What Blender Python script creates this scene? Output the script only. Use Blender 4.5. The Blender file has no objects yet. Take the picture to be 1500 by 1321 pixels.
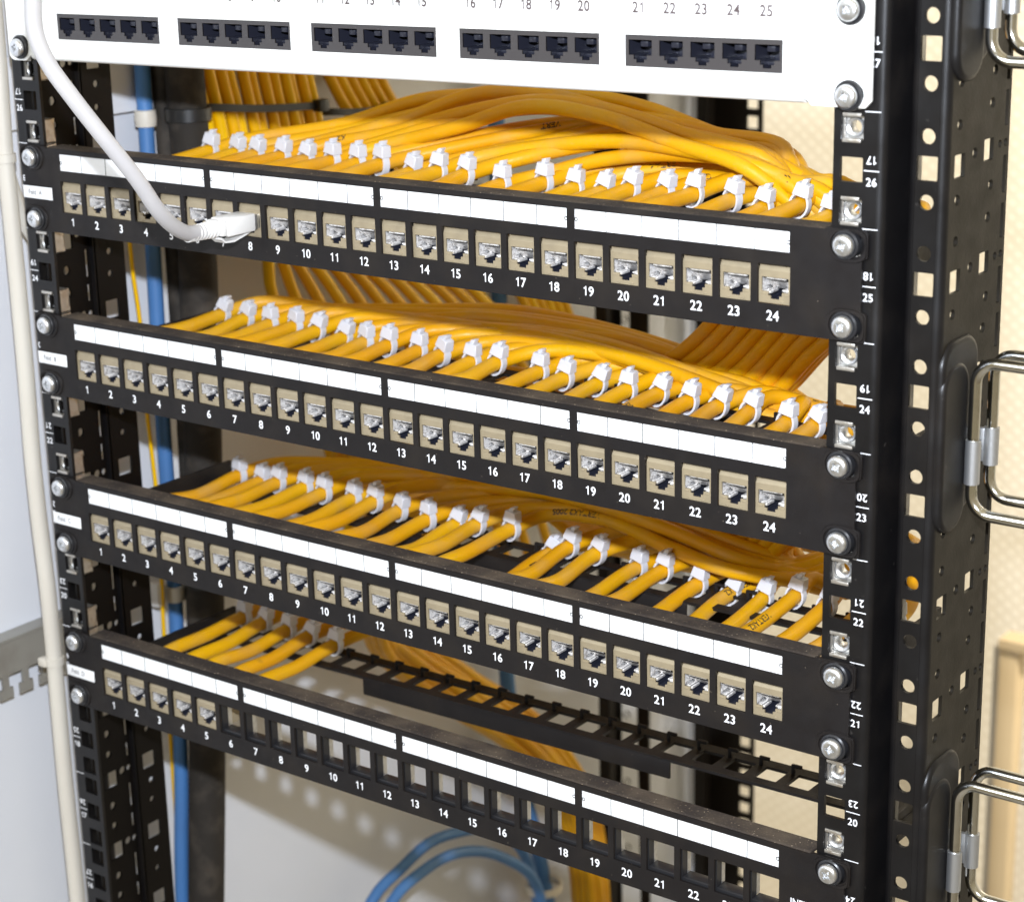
import bpy, bmesh, math, random
from mathutils import Vector, Matrix, Euler
random.seed(7)
S = 0.001                      # everything below is written in millimetres
scene = bpy.context.scene
col = scene.collection

# ------------------------------------------------------------------ camera, world, lamps
cam_d = bpy.data.cameras.new('camera'); cam = bpy.data.objects.new('camera', cam_d); col.objects.link(cam)
scene.camera = cam
CAM = Vector((589.8, -694.5, 169.0))
cam.location = CAM * S
cam.rotation_euler = Euler((math.radians(73.2044), math.radians(1.2432), math.radians(36.4111)), 'XYZ')
cam_d.sensor_width = 36.0; cam_d.lens = 36.0 * 2992.1 / 1500.0
cam_d.clip_start = 0.02; cam_d.clip_end = 50
cam_d.dof.use_dof = True; cam_d.dof.focus_distance = 0.90; cam_d.dof.aperture_fstop = 15

w = bpy.data.worlds.new("World"); scene.world = w; w.use_nodes = True
nt = w.node_tree; bgn = nt.nodes['Background']
tc = nt.nodes.new('ShaderNodeTexCoord'); sep = nt.nodes.new('ShaderNodeSeparateXYZ'); rmp = nt.nodes.new('ShaderNodeValToRGB')
nt.links.new(tc.outputs['Generated'], sep.inputs[0])
mr = nt.nodes.new('ShaderNodeMapRange'); mr.inputs[1].default_value = -1; mr.inputs[2].default_value = 1
nt.links.new(sep.outputs['Z'], mr.inputs[0]); nt.links.new(mr.outputs[0], rmp.inputs[0])
rmp.color_ramp.elements[0].color = (0.20, 0.155, 0.085, 1); rmp.color_ramp.elements[1].color = (1.0, 0.85, 0.56, 1)
nt.links.new(rmp.outputs[0], bgn.inputs[0]); bgn.inputs[1].default_value = 0.56

def lamp(name, kind, loc, power, colour, size=None, target=None, size_y=None):
    d = bpy.data.lights.new(name, kind); o = bpy.data.objects.new(name, d); col.objects.link(o)
    d.energy = power; d.color = colour; o.location = Vector(loc) * S
    if kind == 'AREA':
        d.size = size * S
        if size_y: d.shape = 'RECTANGLE'; d.size_y = size_y * S
        o.rotation_euler = (Vector(target) - Vector(loc)).to_track_quat('-Z', 'Y').to_euler()
    else:
        d.shadow_soft_size = size * S
    return o
up_dir = cam.rotation_euler.to_matrix() @ Vector((0, 1, 0))
lamp('camera_flash', 'POINT', CAM + up_dir * 105, 54, (0.88, 0.95, 1.07), 11)
lamp('added_cool_fill', 'AREA', (-500, -2400, 1300), 26, (0.80, 0.90, 1.0), 700, (100, 0, 0), 1800)  # added cool fill for reflections on glossy parts, not a known window
sl = lamp('added_wall_spot', 'SPOT', (900, 700, 900), 240, (1.0, 0.93, 0.80), 120)  # added spot, aimed to brighten only the cream wall; no known fixture
sl.data.spot_size = math.radians(50); sl.data.spot_blend = 0.6
sl.rotation_euler = (Vector((-150, 1400, -250)) - Vector((900, 700, 900))).to_track_quat('-Z', 'Y').to_euler()

scene.view_settings.view_transform = 'Standard'; scene.view_settings.look = 'None'
scene.view_settings.exposure = 0.2; scene.view_settings.gamma = 1
scene.render.engine = 'CYCLES'

# ------------------------------------------------------------------ materials
def mat(name, colour, rough=0.5, metal=0.0, noise=None, scale=300, bump=0.0, bscale=800, coat=0.0, sss=0.0, rnoise=0.0, spec=0.5, speck=None, vary=None):
    m = bpy.data.materials.new(name); m.use_nodes = True; t = m.node_tree
    b = t.nodes['Principled BSDF']
    b.inputs['Base Color'].default_value = (*colour, 1); b.inputs['Roughness'].default_value = rough
    b.inputs['Metallic'].default_value = metal; b.inputs['Coat Weight'].default_value = coat
    b.inputs['Specular IOR Level'].default_value = spec
    if sss:
        b.inputs['Subsurface Weight'].default_value = sss; b.inputs['Subsurface Radius'].default_value = (1, 1, 1)
        b.inputs['Subsurface Scale'].default_value = 0.002
    g = t.nodes.new('ShaderNodeNewGeometry')
    cur = None
    def noise_node(s, det=4):
        n = t.nodes.new('ShaderNodeTexNoise'); n.inputs['Scale'].default_value = s; n.inputs['Detail'].default_value = det
        t.links.new(g.outputs['Position'], n.inputs['Vector']); return n
    def mix(a, bcol, fac):
        x = t.nodes.new('ShaderNodeMix'); x.data_type = 'RGBA'
        if a is None: x.inputs[6].default_value = (*colour, 1)
        else: t.links.new(a, x.inputs[6])
        x.inputs[7].default_value = (*bcol, 1); t.links.new(fac, x.inputs[0]); return x.outputs[2]
    def ramp(src, lo, hi, top=1.0):
        r = t.nodes.new('ShaderNodeMapRange'); r.inputs[1].default_value = lo; r.inputs[2].default_value = hi; r.inputs[4].default_value = top
        t.links.new(src, r.inputs[0]); return r.outputs[0]
    if vary:
        oi = t.nodes.new('ShaderNodeObjectInfo'); cur = mix(cur, vary, ramp(oi.outputs['Random'], 0.1, 1.0, 0.85))
    if noise:
        for (c2, s, lo, hi, top) in noise:
            cur = mix(cur, c2, ramp(noise_node(s).outputs[0], lo, hi, top))
    if speck:
        c2, s, r0 = speck
        v = t.nodes.new('ShaderNodeTexVoronoi'); v.inputs['Scale'].default_value = s
        t.links.new(g.outputs['Position'], v.inputs['Vector'])
        f = t.nodes.new('ShaderNodeMath'); f.operation = 'LESS_THAN'; f.inputs[1].default_value = r0
        t.links.new(v.outputs['Distance'], f.inputs[0]); cur = mix(cur, c2, f.outputs[0])
    if cur is not None: t.links.new(cur, b.inputs['Base Color'])
    if rnoise:
        t.links.new(ramp(noise_node(scale).outputs[0], 0.3, 0.7, 1), t.nodes.new('ShaderNodeMath').inputs[0])
        mm = t.nodes[-1]; mm.operation = 'MULTIPLY_ADD'; mm.inputs[1].default_value = rnoise; mm.inputs[2].default_value = rough
        t.links.new(mm.outputs[0], b.inputs['Roughness'])
    if bump:
        bp = t.nodes.new('ShaderNodeBump'); bp.inputs['Strength'].default_value = bump; bp.inputs['Distance'].default_value = 0.0004
        t.links.new(noise_node(bscale, 3).outputs[0], bp.inputs['Height']); t.links.new(bp.outputs[0], b.inputs['Normal'])
    return m
M = {}
M['black'] = mat('black_powder_coat', (0.0095, 0.0078, 0.0076), 0.45, spec=0.24, noise=[((0.018, 0.014, 0.011), 45, 0.45, 0.75, 0.8), ((0.05, 0.04, 0.032), 12, 0.66, 0.8, 0.35)], bump=0.25, bscale=2500, rnoise=0.18, scale=120, speck=((0.16, 0.13, 0.10), 180, 0.035))
M['dusty'] = mat('black_coat_with_dust', (0.035, 0.028, 0.024), 0.8, noise=[((0.11, 0.085, 0.060), 45, 0.42, 0.72, 0.75), ((0.16, 0.125, 0.09), 900, 0.58, 0.75, 0.6)], bump=0.5, bscale=1500, spec=0.2, speck=((0.35, 0.28, 0.2), 420, 0.10))
M['post'] = mat('black_post_paint', (0.006, 0.0055, 0.0058), 0.30, spec=0.34, noise=[((0.016, 0.013, 0.011), 40, 0.5, 0.8, 0.7), ((0.10, 0.09, 0.08), 260, 0.70, 0.78, 0.35)], bump=0.15, bscale=3000, rnoise=0.16, scale=60)
M['sidepaint'] = mat('brownish_black_post_paint', (0.013, 0.0105, 0.007), 0.40, spec=0.26, noise=[((0.022, 0.017, 0.011), 40, 0.5, 0.8, 0.7), ((0.08, 0.07, 0.05), 300, 0.71, 0.8, 0.3)], bump=0.3, bscale=1200, rnoise=0.12, scale=90)
M['white_panel'] = mat('white_panel_paint', (0.80, 0.80, 0.77), 0.42, noise=[((0.74, 0.70, 0.58), 14, 0.52, 0.75, 0.6)], bump=0.05, bscale=1500)
M['paper'] = mat('white_paper_label', (0.86, 0.86, 0.86), 0.35, noise=[((0.80, 0.79, 0.78), 40, 0.5, 0.8, 0.5)], coat=0.2)
M['ink'] = mat('black_ink', (0.015, 0.015, 0.015), 0.5)
M['numgrey'] = mat('grey_printing', (0.10, 0.075, 0.075), 0.5)
M['numwhite'] = mat('white_printing', (0.84, 0.84, 0.86), 0.5)
M['jack'] = mat('beige_cast_jack', (0.33, 0.27, 0.175), 0.38, metal=0.25, noise=[((0.27, 0.22, 0.145), 200, 0.45, 0.7, 0.6)], bump=0.15, bscale=2500)
M['silver'] = mat('nickel_contact', (0.95, 0.93, 0.91), 0.28, metal=0.65, noise=[((0.35, 0.31, 0.28), 700, 0.52, 0.66, 0.8)], bump=0.8, bscale=900)
M['zinc'] = mat('zinc_plated_steel', (0.80, 0.81, 0.82), 0.33, metal=0.95, noise=[((0.50, 0.50, 0.50), 300, 0.45, 0.7, 0.6)], bump=0.1, bscale=1500)
M['cage'] = mat('nickel_cage', (0.60, 0.57, 0.52), 0.42, bump=0.8, bscale=500, metal=0.9, noise=[((0.45, 0.38, 0.30), 250, 0.5, 0.7, 0.7)])
M['chrome'] = mat('chromed_wire', (0.72, 0.72, 0.69), 0.13, metal=1.0, noise=[((0.5, 0.48, 0.45), 150, 0.5, 0.75, 0.5)])
M['clip'] = mat('matt_zinc_clip', (0.55, 0.56, 0.57), 0.42, metal=0.9, bump=0.2, bscale=2500)
M['plastic_black'] = mat('black_plastic', (0.018, 0.018, 0.020), 0.35)
M['module'] = mat('dark_grey_plastic', (0.045, 0.040, 0.040), 0.45, bump=0.1, bscale=1500)
M['cavity'] = mat('black_socket_plastic', (0.016, 0.017, 0.026), 0.3)
M['cable'] = mat('yellow_cable_jacket', (0.71, 0.385, 0.001), 0.34, noise=[((0.68, 0.31, 0.002), 18, 0.40, 0.64, 0.9), ((0.56, 0.32, 0.08), 48, 0.52, 0.76, 0.6), ((0.62, 0.40, 0.16), 900, 0.60, 0.76, 0.35), ((0.30, 0.16, 0.03), 130, 0.68, 0.80, 0.45)], bump=0.3, bscale=500, rnoise=0.22, scale=150, spec=0.3, vary=(0.68, 0.33, 0.002))
M['cable_clean'] = mat('clean_yellow_jacket', (0.80, 0.48, 0.0), 0.36, noise=[((0.70, 0.36, 0.001), 20, 0.4, 0.7, 0.7)], bump=0.1, bscale=400, spec=0.3, vary=(0.70, 0.36, 0.001))
M['tie'] = mat('natural_nylon', (0.64, 0.65, 0.69), 0.34, sss=0.12, bump=0.05)
M['tie_black'] = mat('black_nylon', (0.012, 0.012, 0.012), 0.4)
M['cord'] = mat('light_grey_cord', (0.43, 0.415, 0.415), 0.42, noise=[((0.55, 0.53, 0.50), 30, 0.4, 0.7, 0.5)], bump=0.1, bscale=900)
M['plug'] = mat('white_plug_plastic', (0.70, 0.685, 0.66), 0.3)
M['beige'] = mat('beige_hose', (0.62, 0.58, 0.50), 0.45, noise=[((0.55, 0.50, 0.43), 15, 0.4, 0.7, 0.6)])
M['blue'] = mat('blue_cable_jacket', (0.06, 0.18, 0.42), 0.5, noise=[((0.055, 0.145, 0.33), 30, 0.4, 0.7, 0.6)])
M['sleeve'] = mat('black_braided_sleeve', (0.028, 0.024, 0.020), 0.75, spec=0.2, noise=[((0.085, 0.07, 0.055), 70, 0.5, 0.75, 0.6)], bump=0.7, bscale=500)
M['sidewall'] = mat('pale_grey_side_panel', (0.70, 0.72, 0.765), 0.45, noise=[((0.64, 0.66, 0.70), 5, 0.35, 0.7, 0.8)], bump=0.15, bscale=1200)
M['bracket'] = mat('galvanised_bracket', (0.36, 0.35, 0.32), 0.45, metal=0.5, noise=[((0.27, 0.25, 0.22), 60, 0.4, 0.7, 0.7)])
M['brown'] = mat('brown_wood', (0.58, 0.46, 0.29), 0.6, noise=[((0.52, 0.40, 0.24), 8, 0.4, 0.7, 0.7)])
M['greyboard'] = mat('grey_board', (0.42, 0.39, 0.34), 0.6, noise=[((0.34, 0.31, 0.26), 6, 0.4, 0.7, 0.7)])
M['floor'] = mat('grey_floor', (0.30, 0.27, 0.22), 0.6, noise=[((0.24, 0.21, 0.17), 6, 0.4, 0.7, 0.7)])
M['rear'] = mat('rear_black_paint', (0.013, 0.0105, 0.009), 0.5, spec=0.2)
M['web'] = mat('inner_web_paint', (0.0045, 0.0035, 0.003), 0.45, spec=0.12, bump=0.2, bscale=1200)
# cream embossed wallpaper: dot lattice is real relief in the normal plus a small pigment change
m = mat('cream_embossed_wall', (0.80, 0.70, 0.52), 0.6); M['cream'] = m
t = m.node_tree; b = t.nodes['Principled BSDF']; g = t.nodes.new('ShaderNodeNewGeometry')
sp = t.nodes.new('ShaderNodeSeparateXYZ'); t.links.new(g.outputs['Position'], sp.inputs[0])
def sinw(src, period, ph=0):
    a = t.nodes.new('ShaderNodeMath'); a.operation = 'MULTIPLY_ADD'; a.inputs[1].default_value = 2 * math.pi / (period * S); a.inputs[2].default_value = ph
    t.links.new(src, a.inputs[0]); s_ = t.nodes.new('ShaderNodeMath'); s_.operation = 'SINE'; t.links.new(a.outputs[0], s_.inputs[0]); return s_.outputs[0]
a1 = sinw(sp.outputs['X'], 19); a2 = sinw(sp.outputs['Z'], 16)
mu = t.nodes.new('ShaderNodeMath'); mu.operation = 'MULTIPLY'; t.links.new(a1, mu.inputs[0]); t.links.new(a2, mu.inputs[1])
mr2 = t.nodes.new('ShaderNodeMapRange'); mr2.inputs[1].default_value = 0.1; mr2.inputs[2].default_value = 0.9; t.links.new(mu.outputs[0], mr2.inputs[0])
mx = t.nodes.new('ShaderNodeMix'); mx.data_type = 'RGBA'; mx.inputs[6].default_value = (0.80, 0.73, 0.60, 1); mx.inputs[7].default_value = (0.90, 0.84, 0.72, 1)
t.links.new(mr2.outputs[0], mx.inputs[0]); t.links.new(mx.outputs[2], b.inputs['Base Color'])
bp = t.nodes.new('ShaderNodeBump'); bp.inputs['Distance'].default_value = 0.002; bp.inputs['Strength'].default_value = 0.18
t.links.new(mr2.outputs[0], bp.inputs['Height']); t.links.new(bp.outputs[0], b.inputs['Normal'])

# ------------------------------------------------------------------ helpers
class MB:
    """collects faces with material slots, coordinates in mm"""
    def __init__(s): s.v = []; s.f = []; s.m = []; s.sm = []
    def add(s, vs, fs, mi=0, smooth=False, tf=None):
        o = len(s.v)
        for p in vs:
            p = Vector(p); s.v.append(tf(p) if tf else p)
        for f in fs: s.f.append([o + i for i in f]); s.m.append(mi); s.sm.append(smooth)
        return s
    def box(s, x0, x1, y0, y1, z0, z1, mi=0, tf=None):
        vs = [(x, y, z) for x in (x0, x1) for y in (y0, y1) for z in (z0, z1)]
        return s.add(vs, [(0, 1, 3, 2), (4, 6, 7, 5), (0, 4, 5, 1), (2, 3, 7, 6), (0, 2, 6, 4), (1, 5, 7, 3)], mi, False, tf)
    def rbox(s, x0, x1, y0, y1, z0, z1, r=0.4, mi=0, tf=None):
        bm = bmesh.new(); bmesh.ops.create_cube(bm, size=1)
        for v in bm.verts: v.co = Vector((x0 + (v.co.x + .5) * (x1 - x0), y0 + (v.co.y + .5) * (y1 - y0), z0 + (v.co.z + .5) * (z1 - z0)))
        bmesh.ops.bevel(bm, geom=bm.edges[:], offset=r, segments=2, affect='EDGES', profile=0.5)
        return s.bm(bm, mi, True, tf)
    def bm(s, bm, mi=0, smooth=False, tf=None):
        bm.verts.index_update(); s.add([v.co.copy() for v in bm.verts], [[v.index for v in f.verts] for f in bm.faces], mi, smooth, tf); bm.free(); return s
    def build(s, name, mats, parent=None, loc=None, origin=None):
        org = Vector(origin) if origin is not None else (root_origin(parent) if parent else Vector((0, 0, 0)))
        me = bpy.data.meshes.new(name); me.from_pydata([(p - org) * S for p in s.v], [], s.f)
        for m_ in (mats if isinstance(mats, (list, tuple)) else [mats]): me.materials.append(M[m_])
        for p, mi, sm in zip(me.polygons, s.m, s.sm): p.material_index = mi; p.use_smooth = sm
        bm = bmesh.new(); bm.from_mesh(me); bmesh.ops.recalc_face_normals(bm, faces=bm.faces); bm.to_mesh(me); bm.free()
        o = bpy.data.objects.new(name, me); col.objects.link(o)
        if parent: o.parent = parent
        if loc is not None: o.location = Vector(loc) * S
        me.set_sharp_from_angle(angle=math.radians(38))
        return o
ORG = {}
def root_origin(o):
    while o.parent: o = o.parent
    return ORG.get(o.name, Vector((0, 0, 0)))
def tag(o, label=None, cat=None, group=None, kind=None):
    if label: o['label'] = label
    if cat: o['category'] = cat
    if group: o['group'] = group
    if kind: o['kind'] = kind
    return o
def thing(name, loc, label, cat, group=None):
    o = bpy.data.objects.new(name, None); col.objects.link(o); o.location = Vector(loc) * S; o.empty_display_size = 0.01
    ORG[o.name] = Vector(loc); return tag(o, label, cat, group)
def inst(src, parent, loc, rot=None):
    """copy of a part (sharing its mesh) with its sub-parts"""
    c = src.copy(); col.objects.link(c); c.parent = parent; c.location = Vector(loc) * S
    if rot: c.rotation_euler = rot
    for ch in PROTO_CH.get(src.name, []):
        d = ch.copy(); col.objects.link(d); d.parent = c
    return c
PROTO_CH = {}
def jit(a): return random.uniform(-a, a)

def sheet(outline, holes, th, axis='y', pos=0.0, bev=0.0):
    """flat plate with holes; outline/holes in 2D (a,b). axis: plate normal. pos: front coordinate; thickness goes to pos+th"""
    cu = bpy.data.curves.new('tmp', 'CURVE'); cu.dimensions = '2D'; cu.fill_mode = 'BOTH'
    cu.extrude = max(th / 2 - bev, 0.0001); cu.bevel_depth = bev; cu.bevel_resolution = 1 if bev < 1 else 5
    for ring in [outline] + list(holes):
        sp_ = cu.splines.new('POLY'); sp_.points.add(len(ring) - 1)
        for p, q in zip(sp_.points, ring): p.co = (q[0], q[1], 0, 1)
        sp_.use_cyclic_u = True
    o = bpy.data.objects.new('tmp', cu); me = o.to_mesh()
    vs = []
    for v in me.vertices:
        a, b_, c = v.co; c = pos + th / 2 + c
        vs.append({'y': (a, c, b_), 'x': (c, a, b_), 'z': (a, b_, c)}[axis])
    fs = [list(p.vertices) for p in me.polygons]
    o.to_mesh_clear(); bpy.data.objects.remove(o); bpy.data.curves.remove(cu)
    return vs, fs
def rect(x0, x1, z0, z1, r=0.0, n=4):
    if r <= 0: return [(x0, z0), (x1, z0), (x1, z1), (x0, z1)]
    out = []
    for cx, cz, a0 in ((x1 - r, z0 + r, -90), (x1 - r, z1 - r, 0), (x0 + r, z1 - r, 90), (x0 + r, z0 + r, 180)):
        for k in range(n + 1):
            a = math.radians(a0 + 90 * k / n); out.append((cx + r * math.cos(a), cz + r * math.sin(a)))
    return out
def circ(x, z, r, n=20, sx=1.0): return [(x + sx * r * math.cos(2 * math.pi * k / n), z + r * math.sin(2 * math.pi * k / n)) for k in range(n)]
def slot(x, z, hw, r, n=10):
    return [(x + hw + r * math.cos(a), z + r * math.sin(a)) for a in [math.radians(-90 + 180 * k / n) for k in range(n + 1)]] + \
           [(x - hw + r * math.cos(a), z + r * math.sin(a)) for a in [math.radians(90 + 180 * k / n) for k in range(n + 1)]]

def perforated(mb, a0, a1, z0, holes_fn, pitch, n, th, axis, pos, mi=0):
    """long perforated strip built one pitch at a time; z0 = top of the first module"""
    vs, fs = sheet([(a0, -pitch), (a1, -pitch), (a1, 0), (a0, 0)] if a0 < a1 else [(a1, -pitch), (a0, -pitch), (a0, 0), (a1, 0)], holes_fn, th, axis, pos)
    for k in range(n):
        mb.add([(v[0], v[1], v[2] + z0 - k * pitch) for v in vs], fs, mi)
TXT = {}
def text_geo(s, h, bold=0.0, th=0.05):
    """flat lettering of cap height h, centred; returns verts (a,b,c) and faces"""
    key = (s, h, bold)
    if key in TXT: return TXT[key]
    cu = bpy.data.curves.new('t', 'FONT'); cu.body = s; cu.align_x = 'CENTER'; cu.size = 1.0; cu.offset = bold; cu.resolution_u = 3
    cu.space_character = 1.0
    o = bpy.data.objects.new('t', cu); me = o.to_mesh(); sc = h / 0.70
    vs = [(v.co.x * sc, v.co.y * sc - h / 2, 0) for v in me.vertices]; fs = [list(p.vertices) for p in me.polygons]
    o.to_mesh_clear(); bpy.data.objects.remove(o); bpy.data.curves.remove(cu)
    TXT[key] = (vs, fs); return vs, fs
ONE = [(0.35, 0), (0.50, 0), (0.50, 1), (0.39, 1), (0.33, 0.89), (0.13, 0.81), (0.13, 0.69), (0.35, 0.73)]
def put_number(mb, s, x, z, y, h, mi, bold=0.0, rot=0.0, w=1.0):
    adv = 0.76 * h * w; x0 = -adv * (len(s) - 1) / 2; c, d = math.cos(rot), math.sin(rot)
    for k, ch in enumerate(s):
        if ch == '1': vs = [((a - 0.36) * h * w * (1.0 if bold > 0.01 else 0.9), b_ * h - h / 2, 0) for a, b_ in ONE]; fs = [tuple(range(len(ONE)))]
        else: vs, fs = text_geo(ch, h, bold)
        xx = x0 + adv * k
        mb.add([(x + (a * w + xx) * c - b_ * d, y, z + (a * w + xx) * d + b_ * c) for a, b_, _ in vs], fs, mi)
def put_text(mb, s, x, z, y, h, mi, bold=0.0, rot=0.0, sx=0.9):
    vs, fs = text_geo(s, h, bold); c, d = math.cos(rot), math.sin(rot)
    mb.add([(x + (a * sx) * c - b_ * d, y, z + (a * sx) * d + b_ * c) for a, b_, _ in vs], fs, mi)

def smooth_path(pts, step=4.0):
    P = [Vector(p) for p in pts]
    P = [P[0] * 2 - P[1]] + P + [P[-1] * 2 - P[-2]]
    out = []
    for i in range(1, len(P) - 2):
        p0, p1, p2, p3 = P[i - 1:i + 3]
        t0 = 0; t1 = t0 + max((p1 - p0).length, 1e-3) ** .5; t2 = t1 + max((p2 - p1).length, 1e-3) ** .5; t3 = t2 + max((p3 - p2).length, 1e-3) ** .5
        n = max(2, int((p2 - p1).length / step))
        for k in range(n):
            tt = t1 + (t2 - t1) * k / n
            A1 = p0 * ((t1 - tt) / (t1 - t0)) + p1 * ((tt - t0) / (t1 - t0)); A2 = p1 * ((t2 - tt) / (t2 - t1)) + p2 * ((tt - t1) / (t2 - t1)); A3 = p2 * ((t3 - tt) / (t3 - t2)) + p3 * ((tt - t2) / (t3 - t2))
            B1 = A1 * ((t2 - tt) / (t2 - t0)) + A2 * ((tt - t0) / (t2 - t0)); B2 = A2 * ((t3 - tt) / (t3 - t1)) + A3 * ((tt - t1) / (t3 - t1))
            out.append(B1 * ((t2 - tt) / (t2 - t1)) + B2 * ((tt - t1) / (t2 - t1)))
    out.append(P[-2]); return out
def frames(path):
    T = [(path[min(i + 1, len(path) - 1)] - path[max(i - 1, 0)]).normalized() for i in range(len(path))]
    up = Vector((0, 0, 1)) if abs(T[0].z) < 0.9 else Vector((0, 1, 0))
    N = [(up - T[0] * up.dot(T[0])).normalized()]
    for i in range(1, len(path)):
        n = N[-1] - T[i] * N[-1].dot(T[i]); N.append(n.normalized())
    return T, N
def tube(mb, pts, r, n=12, step=4.0, mi=0, smooth=True, raw=False, sy=1.0):
    path = pts if raw else smooth_path(pts, step)
    T, N = frames(path); vs = []; fs = []
    for p, t_, nn in zip(path, T, N):
        bb = t_.cross(nn); rr = r(len(vs) / n / len(path)) if callable(r) else r
        for k in range(n):
            a = 2 * math.pi * k / n; vs.append(p + nn * (rr * math.sin(a)) + bb * (rr * sy * math.cos(a)))
    L = len(path)
    for i in range(L - 1):
        for k in range(n): fs.append((i * n + k, i * n + (k + 1) % n, (i + 1) * n + (k + 1) % n, (i + 1) * n + k))
    fs.append(tuple(range(n))); fs.append(tuple((L - 1) * n + k for k in range(n)))
    mb.add(vs, fs, mi, smooth); return path, T, N
def lathe(mb, prof, n=32, axis='y', mi=0, tf=None, smooth=True):
    vs = []; fs = []
    for (r, h) in prof:
        for k in range(n):
            a = 2 * math.pi * k / n; vs.append((r * math.cos(a), h, r * math.sin(a)) if axis == 'y' else (r * math.cos(a), r * math.sin(a), h))
    for i in range(len(prof) - 1):
        for k in range(n): fs.append((i * n + k, i * n + (k + 1) % n, (i + 1) * n + (k + 1) % n, (i + 1) * n + k))
    mb.add(vs, fs, mi, smooth, tf)

# ------------------------------------------------------------------ room
mb = MB(); mb.box(-1800, 2600, 1400, 1440, -1500, 1900)
tag(mb.build('back_wall', 'cream'), 'cream wall with embossed dots behind the open rack', 'wall')
mb = MB(); mb.box(-2600, 3200, -2500, 2200, -1240, -1200)
tag(mb.build('floor', 'floor'), kind='structure')
side = thing('side_panel', (-300, 300, -1200), 'pale grey sheet metal side panel of the cabinet left of the black post', 'cabinet panel')
mb = MB(); mb.box(-303, -300, -420, 752, -1200, 700)
mb.box(-300.2, -284, 752, 756, -1200, 700)
mb.build('panel_sheet', 'sidewall', side)
mb = MB(); mb.box(-300, -291, -400, 740, 21, 24); mb.box(-293, -291, -400, 740, 24, 60)
mb.build('stiffening_fold', 'sidewall', side)
# slotted bracket on the side panel (bottom left of the picture)
br = thing('slotted_bracket', (-290, -40, -290), 'grey steel bracket with T shaped cut-outs along its lower edge, on the side panel', 'bracket')
mb = MB()
out = [(-150, -262)]; x = -150.0
low = []
yy = -150
while yy < 44:
    low += [(yy, -297), (yy + 4, -297), (yy + 4, -291), (yy + 1.5, -291), (yy + 1.5, -283), (yy + 11.5, -283), (yy + 11.5, -291), (yy + 9, -291), (yy + 9, -297)]
    yy += 14.5
vs, fs = sheet([(-150, -264)] + low + [(46, -297), (52, -291), (52, -264)], [], 1.6, 'x', -290)
mb.add(vs, fs)
mb.box(-299.5, -288.4, -150, 52, -263.8, -262)
mb.build('slotted_plate', 'bracket', br)

# wood and boards leaning at the back wall (blurred strip at bottom right)
o = thing('wooden_board', (-225, 1312, -1200), 'tall brown wooden board leaning on the cream wall, blurred at right edge', 'board')
mb = MB(); mb.rbox(-237, -214, 1300, 1325, -1200, -700, 3); mb.build('board', 'brown', o)
mb = MB(); mb.box(-236, -190, 1296, 1326, -700, -690); mb.build('cap_strip', 'brown', o)
o = thing('grey_board', (-250, 1340, -1200), 'narrow grey board standing against the cream wall beside the wooden one', 'board')
mb = MB(); mb.rbox(-256, -242, 1330, 1350, -1200, -712, 3); mb.build('board', 'greyboard', o)

# ------------------------------------------------------------------ rack posts
ROW = lambda r: 88.9 - 44.45 * r
def rail_text(mb, r, xc, y, sgn):
    z = ROW(r)
    put_number(mb, str(16 + r), xc, z + 4.0, y, 3.1, 0, 0.014, math.pi)
    put_number(mb, str(27 - r), xc, z - 4.2, y, 3.1, 0, 0.014, 0)
    mb.box(xc - 3.2, xc + 3.2, y, y + 0.02, z - 0.18, z + 0.18)
    mb.box(xc - 3.2, xc + 3.2, y, y + 0.02, z + 22.05, z + 22.4)
ZT, ZB = 420, -900
def cage_nut_parts():
    a = MB()
    # cage: folded sheet with front lips, side walls and back
    vs, fs = sheet(rect(-5.9, 5.9, -6.2, 6.2, 0.6), [rect(-4.2, 4.2, -4.4, 4.4, 0.5)], 0.7, 'y', 2.2, 0.1); a.add(vs, fs)
    a.rbox(-3.9, 3.9, -0.7, 0.1, 4.1, 5.6, 0.3); a.rbox(-3.9, 3.9, -0.7, 0.1, -5.6, -4.1, 0.3)
    a.box(-3.6, 3.6, -0.1, 2.4, 4.15, 4.65); a.box(-3.6, 3.6, -0.1, 2.4, -4.65, -4.15)
    a.box(-5.9, -5.3, 2.5, 9.5, -6, 6); a.box(5.3, 5.9, 2.5, 9.5, -6, 6)
    a.box(-5.9, 5.9, 2.5, 8.5, 5.6, 6.1); a.box(-5.9, 5.9, 2.5, 8.5, -6.1, -5.6)
    a.rbox(-5.9, -4.0, 8.8, 9.6, -4, 4, .2); a.rbox(4.0, 5.9, 8.8, 9.6, -4, 4, .2)
    b_ = MB()
    vs, fs = sheet(rect(-4.9, 4.9, -4.9, 4.9, 0.4), [circ(0, 0, 2.6, 24)], 4.2, 'y', 3.4, 0.15); b_.add(vs, fs)
    lathe(b_, [(3.9, 3.2), (3.5, 2.4), (2.6, 2.9), (2.5, 8)], 24)
    return a, b_
cn_a, cn_b = cage_nut_parts()

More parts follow.
